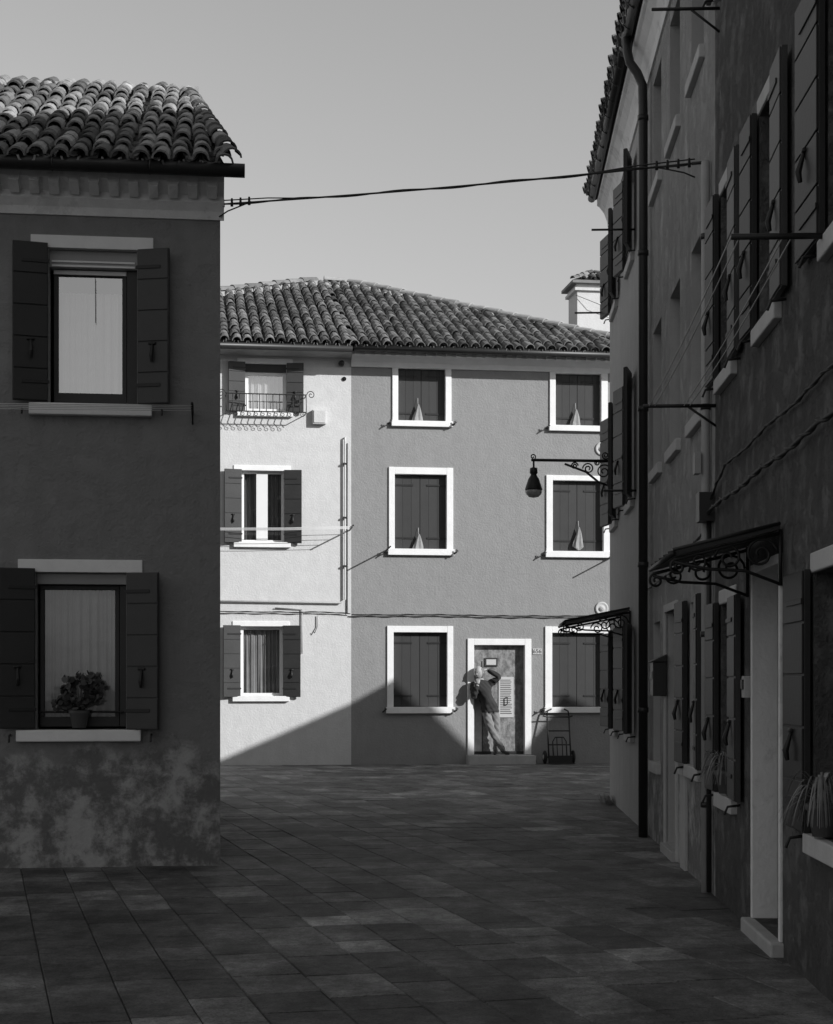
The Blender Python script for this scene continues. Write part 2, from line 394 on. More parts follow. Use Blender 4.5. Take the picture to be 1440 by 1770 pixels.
# ================= FAR WHITE HOUSE =================
EAVE=7.66; PIT=22.5
Wh=FF.empty('pale_stucco_house')
ho=[FF.rect(424,629,495,711),FF.rect(418,814,491,937),FF.rect(416,1083,489,1203)]
mb=MB(); wall(mb,-8,0,-.02,EAVE,ho,.16,M_white); body(mb,-8,0,12,EAVE,M_white); mb.obj('walls',Wh)
for k,(a,b,c,d) in enumerate(ho):
    mb=MB()
    if k==0: casement(mb,a,b,c,d-.14,.16,M_frameW,M_glassR,1,M_curtSky,.06); mb.box(a,b,.05,.15,d-.14,d,M_frameD)
    elif k==1:
        casement(mb,a,b,c,d,.16,M_frameW,M_glass,2,M_curtD,.045); mc=(a+b)/2-.02; mb.box(mc-.10,mc+.11,.07,.085,c+.05,d-.04,M_frameW)
    else: casement(mb,a,b,c,d,.16,M_frameW,M_glass,1,M_curtL,.055,1.0)
    mb.obj('window',Wh,.004)
    s=MB(); s.box(a-.15,b+.12,-.07,.1,c-.1,c-.002,M_trim); s.box(a-.15,b+.12,-.02,.05,d+.003,d+.10,M_trim); s.obj('sill_and_lintel',Wh,.006)
    s=MB(); lw=(b-a)*.41; mt=M_shut2 if k==0 else M_shut
    leaf(s,a-.005,-1,lw,8,c-.02,d+.02,M_shut2); leaf(s,b+.005,1,lw,8,c-.02,d+.02,mt); s.obj('shutters',Wh)
a,b,c,d=ho[0]; s=MB(); zt=FF.at(460,686)[1]; zb=FF.at(460,716)[1]; y=-.30; xa=FF.x(390); xc=FF.x(527)
for z in (zt,zb): s.tube([(xa,0,z),(xa,y,z),(xc,y,z),(xc,0,z)],.011,M_iron,6,False)
n=13
for i in range(n):
    x=xa+(xc-xa)*i/(n-1); s.tube([(x,y,zt),(x,y-.03,zt-.1),(x,y-.08,zb+.08),(x,y-.03,zb-.02)],.008,M_iron,5)
    if i<n-1: s.tube(scroll(x+.06,zb-.05,.05,1.2,math.pi/2,1,16,'xz',y-.04),.006,M_iron,4)
for sx,x in ((-1,xa),(1,xc)):
    s.tube(scroll(x+sx*.09,zt,.08,1.4,math.pi if sx>0 else 0,-sx,20,'xz',y),.008,M_iron,5)
s.obj('balcony_railing',Wh)
s=MB(); q=FF.rect(540,709,563,734); s.box(q[0],q[1],-.10,-.001,q[2],q[3],M_white); s.box(q[0]+.02,q[1]-.02,-.115,-.101,q[2]+.02,q[3]-.02,M_white)
x,z=FF.at(590,629); s.lathe([(0,-.12),(.05,-.11),(.06,-.03),(.03,0)],(x,-.001,z),M_gut,10,'y')
x,z=FF.at(595,655); s.lathe([(0,-.03),(.04,-.02),(.04,0)],(x,-.001,z),M_black,10,'y')
s.obj('vent_box',Wh,.004)
s=MB(); x=FF.x(596); z1=FF.at(596,757)[1]; z0=FF.at(596,1042)[1]
s.tube([(x,-.001,z1),(x,-.05,z1),(x,-.05,z1-.08),(x,-.05,z0+.06),(x-.08,-.05,z0),(-4.2,-.05,z0+.03)],.018,M_white,8)
x2=FF.x(600); s.tube([(x2,-.02,z1-.1),(x2,-.02,z0-.2)],.010,M_gut,6)
for zz in (z1-.5,z1-1.5,z1-2.4): s.box(x-.04,x+.04,-.075,-.02,zz,zz+.03,M_gut)
xx,z3=FF.at(522,1056); _,z4=FF.at(522,1130); s.tube([(xx-.5,-.03,z3+.05),(xx,-.03,z3+.03),(xx,-.03,z4)],.012,M_pipeL,6)
xx,z3=FF.at(549,1064); s.tube([(xx,-.03,z3),(xx,-.03,z3-.2),(xx-.06,-.05,z3-.33),(xx-.08,-.05,z3-.3)],.01,M_pipeL,6)
s.obj('conduit_pipes',Wh)
zz=FF.at(600,1062)[1]
cableline('facade_cable',[(-6,-.05,zz+.06)]+[(-5+i*.5,-.05,zz+.03+R()*.015) for i in range(10)]+[(-.02,-.05,zz+.01)],.009,.007,.3,Wh)
cl=FF.empty('clothesline'); m=MB(); xb,zb=FF.at(605,916)
m.tube([(xb,0,zb),(xb,-.62,zb+.03)],.014,M_iron,8); m.tube([(xb-5,0,zb),(xb-5,-.62,zb+.03)],.014,M_iron,8)
for yy in (-.15,-.3,-.45,-.58): m.tube([(xb-5+i*1.25,yy,zb+.01-.06*math.sin(i/4*math.pi)) for i in range(5)],.005,M_line,5)
m.obj('rods_and_cords',cl)

# ================= FAR GREY HOUSE =================
Gr=FF.empty('grey_stucco_house')
outer=[(678,626,780,738),(950,634,1050,746),(672,808,783,960),(944,822,1055,964),(669,1082,783,1233),(942,1083,1055,1232)]
inner=[(688,637,770,728),(960,646,1039,736),(682,820,772,949),(955,831,1043,953),(680,1093,773,1222),(954,1094,1043,1222)]
ho=[FF.rect(*q) for q in inner]; dr=list(FF.rect(819,1115,907,1303)); dr[2]=.17
XE=5.75
mb=MB(); wall(mb,0,XE,-.02,EAVE,ho+[tuple(dr)],.14,M_grey,M_trim); body(mb,0,XE,12,EAVE,M_grey); mb.obj('walls',Gr)
for (a,b,c,d),q in zip(ho,outer):
    oa,ob,oc,od=FF.rect(*q)
    s=MB(); s.box(oa,a+.001,-.03,.02,c,od,M_trim); s.box(b-.001,ob,-.03,.02,c,od,M_trim); s.box(a+.0012,b-.0012,-.028,.02,d-.001,od-.002,M_trim)
    s.box(oa-.02,ob+.02,-.075,.1,oc,c-.001,M_trim); s.obj('window_surround',Gr,.006)
    s=MB(); mid=(a+b)/2
    for lx0,lx1,sd in ((a+.004,mid-.003,1),(mid+.003,b-.004,-1)):
        nb=3
        for i in range(nb):
            w=(lx1-lx0)/nb; s.box(lx0+i*w+.002,lx0+(i+1)*w-.002,.085+.002*(i%2),.12,c+.01,d-.005,M_shutG)
        for zz in (c+.15*(d-c),c+.86*(d-c)):
            hx=lx0 if sd>0 else lx1; s.box(min(hx,hx+sd*.36),max(hx,hx+sd*.36),.074,.084,zz-.016,zz+.016,M_iron)
    s.poly([(a,.139,c),(b,.139,c),(b,.139,d),(a,.139,d)],M_black)
    for sx,x in ((-1,oa),(1,ob)):
        x+=sx*.05; s.tube([(x,0,oc+.05),(x,-.12,oc+.05),(x,-.13,oc+.11)],.012,M_iron,6); s.tube([(x-.05,-.12,oc+.02),(x+.03,-.12,oc+.09)],.014,M_iron,6)
    s.obj('shutters',Gr)
a,b,c,d=dr; oa,ob,_,od=FF.rect(808,1104,918,1305)
s=MB(); s.box(oa,a+.001,-.03,.02,.17,od,M_trim); s.box(b-.001,ob,-.03,.02,.17,od,M_trim); s.box(a+.0012,b-.0012,-.028,.02,d-.001,od-.002,M_trim); s.obj('door_surround',Gr,.006)
s=MB(); s.box(a,b,.11,.139,.175,d,M_osb); s.box(a+.0,a+.17,.095,.109,.18,d-.75,M_strip)
s.box(a+.17,a+.185,.1,.1095,.18,d-.3,M_frameD); s.box(a,b,.09,.1095,.176,.23,M_frameD)
xh,zh=FF.at(876,1205); s.tube([(xh+.02,.10,zh),(xh+.02,.05,zh),(xh+.02,.05,zh-.14),(xh+.02,.1,zh-.14)],.01,M_iron,6)
s.obj('door',Gr)
s=MB(); s.box(FF.x(806),FF.x(920),-.34,.138,-.02,.165,M_step); s.box(FF.x(808),FF.x(918),.0,.1,.166,.174,M_step); s.obj('door_step',Gr,.012)
c=MB(); c.extr([(0,EAVE-.26),(-.04,EAVE-.26),(-.06,EAVE-.17),(-.14,EAVE-.10),(-.2,EAVE-.06),(-.2,EAVE-.01),(0,EAVE-.01)],.0,XE+.1,M_trim)
x=.05
while x<XE: c.box(x,x+.09,-.27,-.201,EAVE-.07,EAVE-.012,M_trim); x+=.19
c.obj('cornice',Gr)
c=MB(); c.extr([(0,EAVE-.1),(-.03,EAVE-.1),(-.2,EAVE-.03),(-.2,EAVE-.01),(0,EAVE-.01)],-8,-.002,M_white); c.obj('cornice',Wh)
p=math.radians(PIT); YR=6.; VR=(YR+.42)/math.cos(p); ZR=EAVE+(YR+.42)*math.tan(p); UL,UR=-.19,.52; EL,ER=-8.5,XE+.35
def ins(x,v):
    t=v/VR; return 0<=t+.03<=1.0 and EL+(UL-EL)*t<x<ER+(UR-ER)*t
for par,x0,x1,cl in ((Wh,EL,0,lambda x,v:ins(x,v) and x<=0),(Gr,0,ER,lambda x,v:ins(x,v) and x>0)):
    r=MB()
    if par is Wh:
        r.poly([(EL,-.42,EAVE),(0,-.42,EAVE),(0,YR,ZR),(UL,YR,ZR)],M_roofb)
        r.poly([(EL,-.42,EAVE),(UL,YR,ZR),(EL,12.4,EAVE)],M_roofb); r.poly([(EL,12.4,EAVE),(UL,YR,ZR),(0,YR,ZR),(0,12.4,EAVE)],M_roofb)
        ridge_tiles(r,(EL,-.42,EAVE+.09),(UL,YR,ZR+.09),.11,.4,M_tileF); ridge_tiles(r,(UL-.2,YR,ZR+.1),(0.,YR,ZR+.1),.11,.4,M_mort)
        x,z=FF.at(553,556,3.6); r.lathe([(.07,-.2),(.07,.35),(.10,.36),(.10,.42),(.05,.47)],(x,3.6,z),M_mort,12)
    else:
        r.poly([(0,-.42,EAVE),(ER,-.42,EAVE),(UR,YR,ZR),(0,YR,ZR)],M_roofb)
        r.poly([(ER,-.42,EAVE),(ER,12.4,EAVE),(UR,YR,ZR)],M_tileF); r.poly([(0,YR,ZR),(UR,YR,ZR),(ER,12.4,EAVE),(0,12.4,EAVE)],M_roofb)
        ridge_tiles(r,(ER,-.42,EAVE+.09),(UR,YR,ZR+.09),.11,.4,M_mort); ridge_tiles(r,(0,YR,ZR+.1),(UR,YR,ZR+.1),.11,.4,M_mort)
    roofplane(r,x0,x1,-.5,EAVE,PIT,VR,cl,.205,.09,.36,M_tileF,1.4)
    r.obj('roof',par)
    gt=MB(); zz=EAVE-(.03 if par is Wh else .01)
    gt.tube([(x0,-.52,zz),(x1-.03,-.52,zz)],.06,M_gut,12); gt.obj('gutter',par)
# chimney
s=MB(); ya=3.4; xa=FF.x(998,ya); xb=xa+.85
zt=FF.at(1020,503,ya)[1]; s.box(xa,xb,ya,ya+.8,7.7,zt,M_white); s.box(xa-.06,xb+.06,ya-.06,ya+.86,zt+.001,zt+.06,M_white)
s.box(xa-.02,xb+.02,ya-.02,ya+.82,zt+.061,zt+.14,M_white); s.box(xa-.13,xb+.13,ya-.13,ya+.93,zt+.141,zt+.20,M_tileF)
xm=(xa+xb)/2; ym=ya+.4; ztp=zt+.48
s.add([(xa-.13,ya-.13,zt+.201),(xb+.13,ya-.13,zt+.201),(xb+.13,ya+.93,zt+.201),(xa-.13,ya+.93,zt+.201),(xm,ym,ztp)],[(0,1,4),(1,2,4),(2,3,4),(3,0,4)],M_roofb)
for k in range(6):
    t0=k/5; xs=xa-.1+(xb-xa+.2)*t0; h_=1-abs(t0-.5)*2; ridge_tiles(s,(xs,ya-.13,zt+.2),(xs+(xm-xs)*h_*.9,ya-.13+(ym-ya+.13)*h_*.9+.02,zt+.2+(ztp-zt-.2)*h_*.9+.01),.06,.16,M_tileF)
ridge_tiles(s,(xa-.13,ya-.13,zt+.2),(xm,ym,ztp),.06,.2,M_tileF); ridge_tiles(s,(xb+.13,ya-.13,zt+.2),(xm,ym,ztp),.06,.2,M_tileF)
s.lathe([(.07,-.05),(.06,.06),(0,.09)],(xm,ym,ztp),M_mort,8)
s.tube([(xa-.04,ya-.02,zt-.1),(xa+.4,ya-.16,zt-.3),(xb,ya-.1,zt-.5)],.006,M_cable,5)
s.obj('chimney',Gr)
zz=FF.at(830,1064)[1]
cableline('facade_cable',[(.0,-.05,zz)]+[(.5+i*.5,-.05,zz-.01+R()*.02) for i in range(10)]+[(XE,-.05,zz-.02)],.010,.008,.3,Gr)
s=MB()
for px,py in ((1040,776),(1040,1052)):
    x,z=FF.at(px,py); s.lathe([(.0,-.03),(.04,-.04),(.05,-.015),(.09,-.015),(.11,-.03),(.13,-.015),(.13,0)],(x,-.001,z),M_rev,20,'y')
s.obj('wall_rosettes',Gr)
m=MB()
for px,py in ((668,951),(1056,964)):
    x,z=FF.at(px,py); m.tube([(x,0,z),(x,-.62,z+.02)],.014,M_iron,8)
m.obj('clothesline_rods',Gr)
# hanging bags
for px,py,h in ((723,715,.36),(996,722,.33),(724,938,.33),(1001,930,.42)):
    e=FF.empty('cloth_bag'); x,z=FF.at(px,py,.0); s=MB()
    n=18; vs=[]; prof=[(.006,h/2),(.03,h*.28),(.055,.02),(.08,-h*.25),(.088,-h*.42),(.05,-h/2)]
    for i,(r_,zz) in enumerate(prof):
        for k in range(n):
            a=2*math.pi*k/n; q=r_*(1+.28*math.sin(5*a+zz*5)+.1*R()); vs.append((x+q*math.cos(a)+.012*math.sin(zz*12),.02+q*.45*math.sin(a),z+zz+.02*math.sin(a*2+px)*(i>2)))
    fs=[(i*n+k,i*n+(k+1)%n,(i+1)*n+(k+1)%n,(i+1)*n+k) for i in range(len(prof)-1) for k in range(n)]+[tuple(5*n+k for k in range(n))]
    s.add(vs,fs,M_cloth,False); s.tube([(x,.03,z+h/2-.02),(x,.06,z+h/2+.12)],.004,M_line,4); s.obj('bag',e)
e=FF.empty('notice_sign'); s=MB(); q=FF.rect(862,1170,888,1240,.1)
s.box(q[0],q[1],.096,.101,q[2],q[3],M_paper)
z=q[3]-.06
while z>q[2]+.05:
    w=.02+R()*.05; s.box(q[0]+.03,q[1]-w,.0935,.0955,z-.008,z+.006,M_ink); z-=.035
s.obj('sheet',e)
e=FF.empty('notice_sign'); s=MB(); q=FF.rect(838,1137,860,1152,.1); s.box(q[0],q[1],.09,.101,q[2],q[3],M_frameD); s.box(q[0]+.03,q[1]-.03,.086,.0895,q[2]+.03,q[3]-.03,M_paper); s.obj('sheet',e)
e=FF.empty('house_number_plate'); s=MB(); q=FF.rect(921,1121,936,1131); s.box(q[0],q[1],-.015,-.001,q[2],q[3],M_paper); s.obj('plate',e)
def text(body,size,loc,parent,mat):
    cu=bpy.data.curves.new('digits','FONT'); cu.body=body; cu.size=size; cu.align_x='CENTER'; cu.align_y='CENTER'; cu.extrude=.001
    t=bpy.data.objects.new('tmp',cu); scene.collection.objects.link(t); dg=bpy.context.evaluated_depsgraph_get()
    me=bpy.data.meshes.new_from_object(t.evaluated_get(dg)); bpy.data.objects.remove(t)
    me.materials.clear(); me.materials.append(mat); o=bpy.data.objects.new('digits',me); scene.collection.objects.link(o)
    o.parent=parent; o.location=loc; o.rotation_euler=(math.pi/2,0,0)
text('656',.11,((q[0]+q[1])/2,-.018,(q[2]+q[3])/2),e,M_ink)

# ================= RIGHT ROW =================
def xY(Y): return (21.5-Y)/math.cos(math.radians(2.37))
x_c=xY(16.5); x_b=xY(11.62); YP=16.15
C=FR.empty('weathered_end_house')
def win(Y,z0,z1,w=.8): x=xY(Y); return (x-w/2,x+w/2,z0,z1)
hC=[win(Y,z0,z1,.75) for Y in (20.6,18.4) for z0,z1 in ((6.12,7.1),(3.48,4.8),(.95,2.1))]
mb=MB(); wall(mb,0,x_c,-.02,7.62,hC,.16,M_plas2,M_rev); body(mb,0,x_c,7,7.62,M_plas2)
mb.poly([(0,-.0,7.62),(0,7,7.62),(0,3.5,9.2)],M_plas2); mb.obj('walls',C)
B=FR.empty('weathered_stucco_house')
Ys=(15.55,14.1,12.6)
hB=[win(Y,z0,z1,.74) for Y in Ys for z0,z1 in ((6.12,7.15),(3.48,4.8))]+[win(15.6,.75,2.05,.6)]
doorB=win(14.35,.08,2.1,.85); hB.append(doorB); hB.append(win(12.7,.85,2.1,.7))
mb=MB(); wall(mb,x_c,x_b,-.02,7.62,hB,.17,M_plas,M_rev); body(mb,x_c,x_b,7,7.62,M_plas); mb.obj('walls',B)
A=FR.empty('dark_stucco_house')
YA=((11.0,.66),(9.4,.66),(7.32,.9),(5.6,.8))
hA=[win(Y,3.53,4.76,w_) for Y,w_ in YA]+[win(Y,6.2,7.4,w_) for Y,w_ in YA]+[win(11.0,.74,2.0,.66),win(7.7,.74,2.0,.85)]
dx0=FR.x(1304); dx1=FR.x(1350); doorA=(dx0,dx1,.08,2.12)
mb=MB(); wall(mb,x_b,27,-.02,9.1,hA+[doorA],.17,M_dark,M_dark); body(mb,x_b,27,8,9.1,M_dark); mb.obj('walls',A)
def dress(par,h,shut,glass=M_glass,leafy=True,sill=M_trimS,ang=12,lint=False,curt=None,shut_b=None,lf=.5,so=-.035):
    a,b,c,d=h; s=MB()
    casement(s,a,b,c,d,.17,M_frameD,glass,2,curt,.045); s.obj('window',par,.003)
    s=MB(); s.box(a-.06,b+.06,-.045,.12,c-.10,c-.002,sill)
    if lint: s.box(a-.04,b+.04,-.012,.04,d+.003,d+.1,sill)
    s.obj('sill',par,.008)
    if leafy:
        s=MB(); lw=(b-a)*lf; leaf(s,a-.005,-1,lw,ang,c-.0,d+.02,shut,y=so); leaf(s,b+.005,1,lw,ang+.5,c-.0,d+.02,shut_b or shut,y=so)
        for x in (a-.2,b+.2): s.tube([(x,0,c-.03),(x,-.08,c-.04),(x,-.1,c-.09)],.009,M_iron,6)
        s.obj('shutters',par,.003)
for h in hC: dress(C,h,M_shut,ang=12)
for i,h in enumerate(hB):
    if i==7: continue
    dress(B,h,M_shut,leafy=(i==8),curt=M_curtD if i%2 else None,ang=4)
for i,h in enumerate(hA): dress(A,h,M_shut,lint=True,sill=M_trimS,curt=M_curtD if i in(2,8) else None,ang=1.,shut_b=M_shut2,lf=.56,so=-.03)
a,b,c,d=doorB; s=MB(); s.box(a,b,.14,.165,c,d,M_shutG)
for i in range(4): s.box(a+.05,b-.05,.125,.1395,c+.1+i*.47,c+.5+i*.47,M_shutG)
s.box(a-.07,a,-.02,.02,0,d+.07,M_trimS); s.box(b,b+.07,-.02,.02,0,d+.07,M_trimS); s.box(a,b,-.018,.02,d,d+.068,M_trimS); s.box(a-.05,b+.05,-.05,.13,-.02,c-.002,M_step)
s.box(b+.45,b+.75,-.03,-.001,0,.75,M_rev); s.box(b+.43,b+.77,-.05,-.001,.751,.80,M_trimS); s.obj('door',B,.004)
a,b,c,d=doorA; s=MB(); s.box(a+.006,b-.006,.14,.165,c,d-.006,M_shutG)
s.box(a+.3,b-.06,.1,.139,1.45,1.95,M_black)
for z in (.2,.8): s.box(a+.08,b-.08,.125,.1395,z,z+.5,M_shutG)
s.box(a-.05,a+.005,-.015,.1385,c,d,M_cove); s.box(b-.005,b+.05,-.015,.1385,c,d,M_cove); s.box(a-.05,b+.05,-.0152,.1387,d-.004,d+.05,M_cove); s.obj('door',A,.004)
s=MB(); s.box(a-.08,b+.08,-.07,.13,-.02,c-.002,M_step); s.obj('door_step',A,.012)
for par,x0,x1 in ((C,0,x_c),(B,x_c,x_b)):
    s=MB(); s.extr([(0,7.32),(-.02,7.32),(-.03,7.42),(-.07,7.53),(-.13,7.61),(-.16,7.63),(-.16,7.70),(0,7.70)],x0-(.06 if par is C else 0)+.001,x1-.001,M_cove); s.obj('cornice',par)
    r=MB(); r.add([(x0-.1,-.19,7.71),(x1,-.19,7.71),(x1,3.5,9.25),(x0-.1,3.5,9.25),(x0-.1,-.19,7.75),(x1,-.19,7.75),(x1,3.5,9.3),(x0-.1,3.5,9.3)],[(0,3,2,1),(4,5,6,7),(0,1,5,4),(1,2,6,5),(3,0,4,7)],M_roofb)
    r.poly([(x0-.1,3.5,9.3),(x1,3.5,9.3),(x1,7.3,7.7),(x0-.1,7.3,7.7)],M_roofb)
    roofplane(r,x0,x1,-.24,7.74,21.9,1.,lambda x,v:True,.18,.08,.36,M_tile); r.obj('roof',par)
    gt=MB(); gt.tube([(x0-.12,-.225,7.74),(x1,-.225,7.74)],.05,M_gut,12)
    x=x0+.1
    while x<x1: gt.tube([(x,-.225,7.68),(x,-.29,7.73),(x,-.24,7.81),(x,-.1,7.86)],.008,M_gut,5); x+=.5
    gt.obj('gutter',par)
r=MB(); r.extr([(-.35,9.1),(4,10.8),(8.3,9.1)],x_b-.1,27,M_roofb); r.obj('roof',A)
s=MB(); x=xY(YP)
s.tube([(x,-.225,7.70),(x,-.225,7.56),(x,-.2,7.46),(x,-.13,7.36),(x,-.08,7.24),(x,-.075,7.0),(x,-.075,.0)],.045,M_gut,12)
for z in (1.2,2.6,4.1,5.6,6.9): s.lathe([(.053,0),(.053,.05)],(x,-.075,z),M_gut,12)
s.obj('downpipe',C)
s=MB(); x=xY(11.82)
s.tube([(x,-.04,5.15),(x,-.04,3.0),(x,-.04,.0)],.031,M_pipeL,10); s.tube([(x+.14,-.035,2.6),(x+.14,-.035,.02)],.018,M_gut,8)
for z in (.6,1.8,3.4,4.6): s.lathe([(.037,0),(.037,.04)],(x,-.04,z),M_gut,10)
s.box(x+.02,x+.2,-.11,-.001,2.60,2.80,M_gut); s.box(x-.08,x+.04,-.12,-.08,2.95,3.1,M_pipeL)
s.obj('drainpipe',B)
xa=xY(11.8)
cableline('facade_cable',[(xa+.1,-.05,2.66)]+[(xa+.8+i*.8,-.05,2.665+.010*(-1)**i) for i in range(9)],.010,.008,.2,A)
cableline('facade_cable',[(xa+.1,-.03,2.74),(xa+.5,-.03,2.83)]+[(xa+.9+i*.8,-.03,2.89+.010*(-1)**i) for i in range(8)],.007,.005,.2,A)
cableline('facade_cable',[(xa,-.04,2.55),(xa-1.2,-.04,2.5),(xa-2.,-.035,2.42),(x_c+.1,-.035,2.38)],.007,.005,.2,B)
s=MB(); x,z=FR.at(1299,1186); s.box(x-.06,x+.04,-.05,-.001,z-.07,z+.06,M_rev); s.box(x-.045,x+.03,-.06,-.0501,z-.02,z+.04,M_frameD); s.obj('doorbell_box',A,.006)
e=FR.empty('letter_box'); s=MB(); x,z=FR.at(1150,1170); s.box(x-.12,x+.12,-.12,-.001,z-.17,z+.13,M_gut); s.extr([(-.15,z+.13),(-.001,z+.2),(-.001,z+.13)],x-.14,x+.14,M_gut); s.box(x-.07,x+.07,-.13,-.1201,z-.02,z+.05,M_paper); s.obj('box',e,.006)
cl=FR.empty('clothesline'); m=MB(); z1,z2=3.39,3.52; xr1=xY(11.58); xr2=xY(7.7)
m.tube([(xr1,0,z1),(xr1,-.5,z1)],.013,M_iron,8); m.tube([(xr2,0,z2),(xr2,-.46,z2)],.015,M_iron,8)
m.tube([(xr1,0,z1-.14),(xr1,-.2,z1)],.009,M_iron,6)
for yy in (-.46,-.42,-.22,-.18):
    m.tube([(xr1+(xr2-xr1)*i/6,yy,z1+(z2-z1)*i/6-.03*math.sin(i/6*math.pi)) for i in range(7)],.0035,M_line,5)
m.obj('rods_and_cords',cl)
cl=FR.empty('clothesline'); m=MB(); xr1=xY(11.4)
for xx,zz in ((xr1,6.06),(xY(17.9),6.33),(xY(21.3),6.2)): m.tube([(xx,0,zz),(xx,-.46,zz)],.012,M_iron,8)
m.tube([(xY(17.7),0,3.52),(xY(17.7),-.35,3.52)],.012,M_iron,8); m.tube([(xr1,0,5.9),(xr1,-.2,6.06)],.009,M_iron,6)
m.obj('rods',cl)

# ================= DOOR CANOPIES =================
def canopy(name,x0,x1,zw,zo,dep):
    e=FR.empty(name); s=MB()
    s.add([(x0,-.02,zw),(x1,-.02,zw),(x1,-dep,zo),(x0,-dep,zo),(x0,-.02,zw+.02),(x1,-.02,zw+.02),(x1,-dep,zo+.02),(x0,-dep,zo+.02)],
      [(0,3,2,1),(4,5,6,7),(0,1,5,4),(1,2,6,5),(2,3,7,6),(3,0,4,7)],M_gut)
    n=5
    for i in range(n+1):
        x=x0+(x1-x0)*i/n; s.tube([(x,-.02,zw+.03),(x,-dep-.01,zo+.03)],.011,M_iron,5)
    s.tube([(x0-.02,-dep-.01,zo+.01),(x1+.02,-dep-.01,zo+.01)],.016,M_iron,6)
    s.obj('roof_panel',e)
    for x in (x0+.03,x1-.03):
        k=MB(); k.tube([(x,-.02,zw-.02),(x,-dep,zo-.02)],.010,M_iron,6); k.tube([(x,-.015,zw),(x,-.015,zw-.30)],.011,M_iron,6)
        k.tube([(x,-.02,zw-.29),(x,-dep*.35,zw-.22),(x,-dep*.7,zo-.07),(x,-dep,zo-.03)],.009,M_iron,6)
        k.tube(scroll(-.12,zw-.13,.09,1.6,0,1,30,'yz',x),.008,M_iron,5); k.tube(scroll(-.29,zw-.15,.075,1.5,math.pi,-1,28,'yz',x),.008,M_iron,5)
        k.tube(scroll(-dep*.78,zo-.03,.055,1.4,math.pi,1,24,'yz',x),.007,M_iron,5); k.tube(scroll(-dep+.02,zo-.06,.045,1.4,math.pi/2,1,24,'yz',x),.008,M_iron,5)
        k.obj('scroll_bracket',e)
canopy('door_canopy',FR.x(1304)-.2,FR.x(1350)+.1,2.29,2.15,.58)
canopy('door_canopy',xY(19.6),xY(18.3),2.28,2.14,.72)

# ================= STREET LAMP =================
e=FR.empty('street_lamp'); x=xY(20.6); z=4.22; s=MB(); D=1.03
s.tube([(x,0,z),(x,-D,z+.02)],.018,M_iron,8); s.box(x-.03,x+.03,-.03,-.001,z-.35,z+.1,M_iron)
s.tube([(x,-.02,z-.32),(x,-.2,z-.26),(x,-.36,z-.13),(x,-.62,z-.03)],.014,M_iron,6)
for cy,cz,r_,st,dn in ((-.14,-.13,.095,0,1),(-.33,-.09,.07,math.pi,-1),(-.5,-.055,.045,0,1),(-.12,.07,.05,0,-1),(-.22,-.02,.04,0,1)):
    s.tube(scroll(cy,z+cz,r_,1.7,st,dn,32,'yz',x),.009,M_iron,5)
s.tube(scroll(-D+.02,z+.06,.04,1.3,-math.pi/2,1,20,'yz',x),.008,M_iron,5)
s.obj('wall_bracket',e)
s=MB(); s.lathe([(.012,0),(.012,-.08),(.045,-.09),(.05,-.15),(.035,-.17),(.05,-.20),(.065,-.22),(.095,-.31),(.108,-.35),(.108,-.36)],(x,-D+.03,z+.01),M_iron,20); s.obj('shade',e)
s=MB(); s.lathe([(.10,-.361),(.107,-.375),(.095,-.41),(.06,-.445),(.01,-.455)],(x,-D+.03,z+.01),simple('lamp_glass',.45,.2,.1,5,spec=.6),20); s.obj('glass',e)

# ================= OVERHEAD CABLE =================
p0=FL.M@Vector((-.01,-.04,FL.at(387,356)[1])); p1=FR.M@Vector((xY(11.95),-.1,5.18))
pts=[]
for i in range(25):
    t=i/24; q=p0.lerp(p1,t); q.z-=.02*math.sin(math.pi*t); pts.append(q)
e=bpy.data.objects.new('overhead_cable',None); scene.collection.objects.link(e)
cableline('cable',pts,.0075,.0055,.45,e)
s=MB()
for P0,sg in ((p0,1),(p1,-1)):
    d=(p1-p0).normalized()*sg
    for k in range(4):
        q=P0+d*(.04+.08*k); s.tube([q+Vector((0,0,-.025)),q+Vector((0,0,.04))],[.012,.008],M_iron,6)
    s.tube([P0+Vector((0,0,-.10)),P0+d*.08+Vector((0,0,-.06)),P0+d*.3],.006,M_cable,5)
    s.tube([P0+Vector((0,0,.03)),P0+d*.45+Vector((0,0,.018)),P0+d*.8+Vector((0,0,-.01))],.005,M_cable,5)
    s.tube([P0-d*.1,P0+d*.02],.012,M_iron,6)
s.obj('end_clamps',e)

# ================= PLANTS =================
e=FL.empty('potted_plant'); px,pz=FL.at(137,1258,-.0); s=MB()
s.lathe([(.055,.0),(.075,.11),(.085,.115),(.085,.14),(.07,.14)],(px,.0,pz+.0),M_pot,18); s.obj('pot',e)
s=MB()
for i in range(30):
    a=R()*6.28; l=.06+R()*.12; b0=Vector((px+.03*math.cos(a),.0,pz+.13)); t=b0+Vector((math.cos(a)*l*.85,math.sin(a)*l*.45-.02,.03+R()*.26))
    s.tube([b0,(b0+t)/2+Vector((0,0,.03)),t],.003,M_leaf,4)
    for k in range(9):
        c=t+Vector(((R()-.5)*.09,(R()-.5)*.07,(R()-.5)*.09)); r_=.014+R()*.014
        u=Vector((R()-.5,R()-.5,R()-.5)).normalized(); w=u.cross(Vector((R()-.5,R()-.5,R()-.5))).normalized()
        s.add([c+(u*math.cos(q*1.047)+w*math.sin(q*1.047))*r_*(1+.2*R()) for q in range(6)],[(0,1,2,3,4,5)],M_leaf)
s.obj('foliage',e)
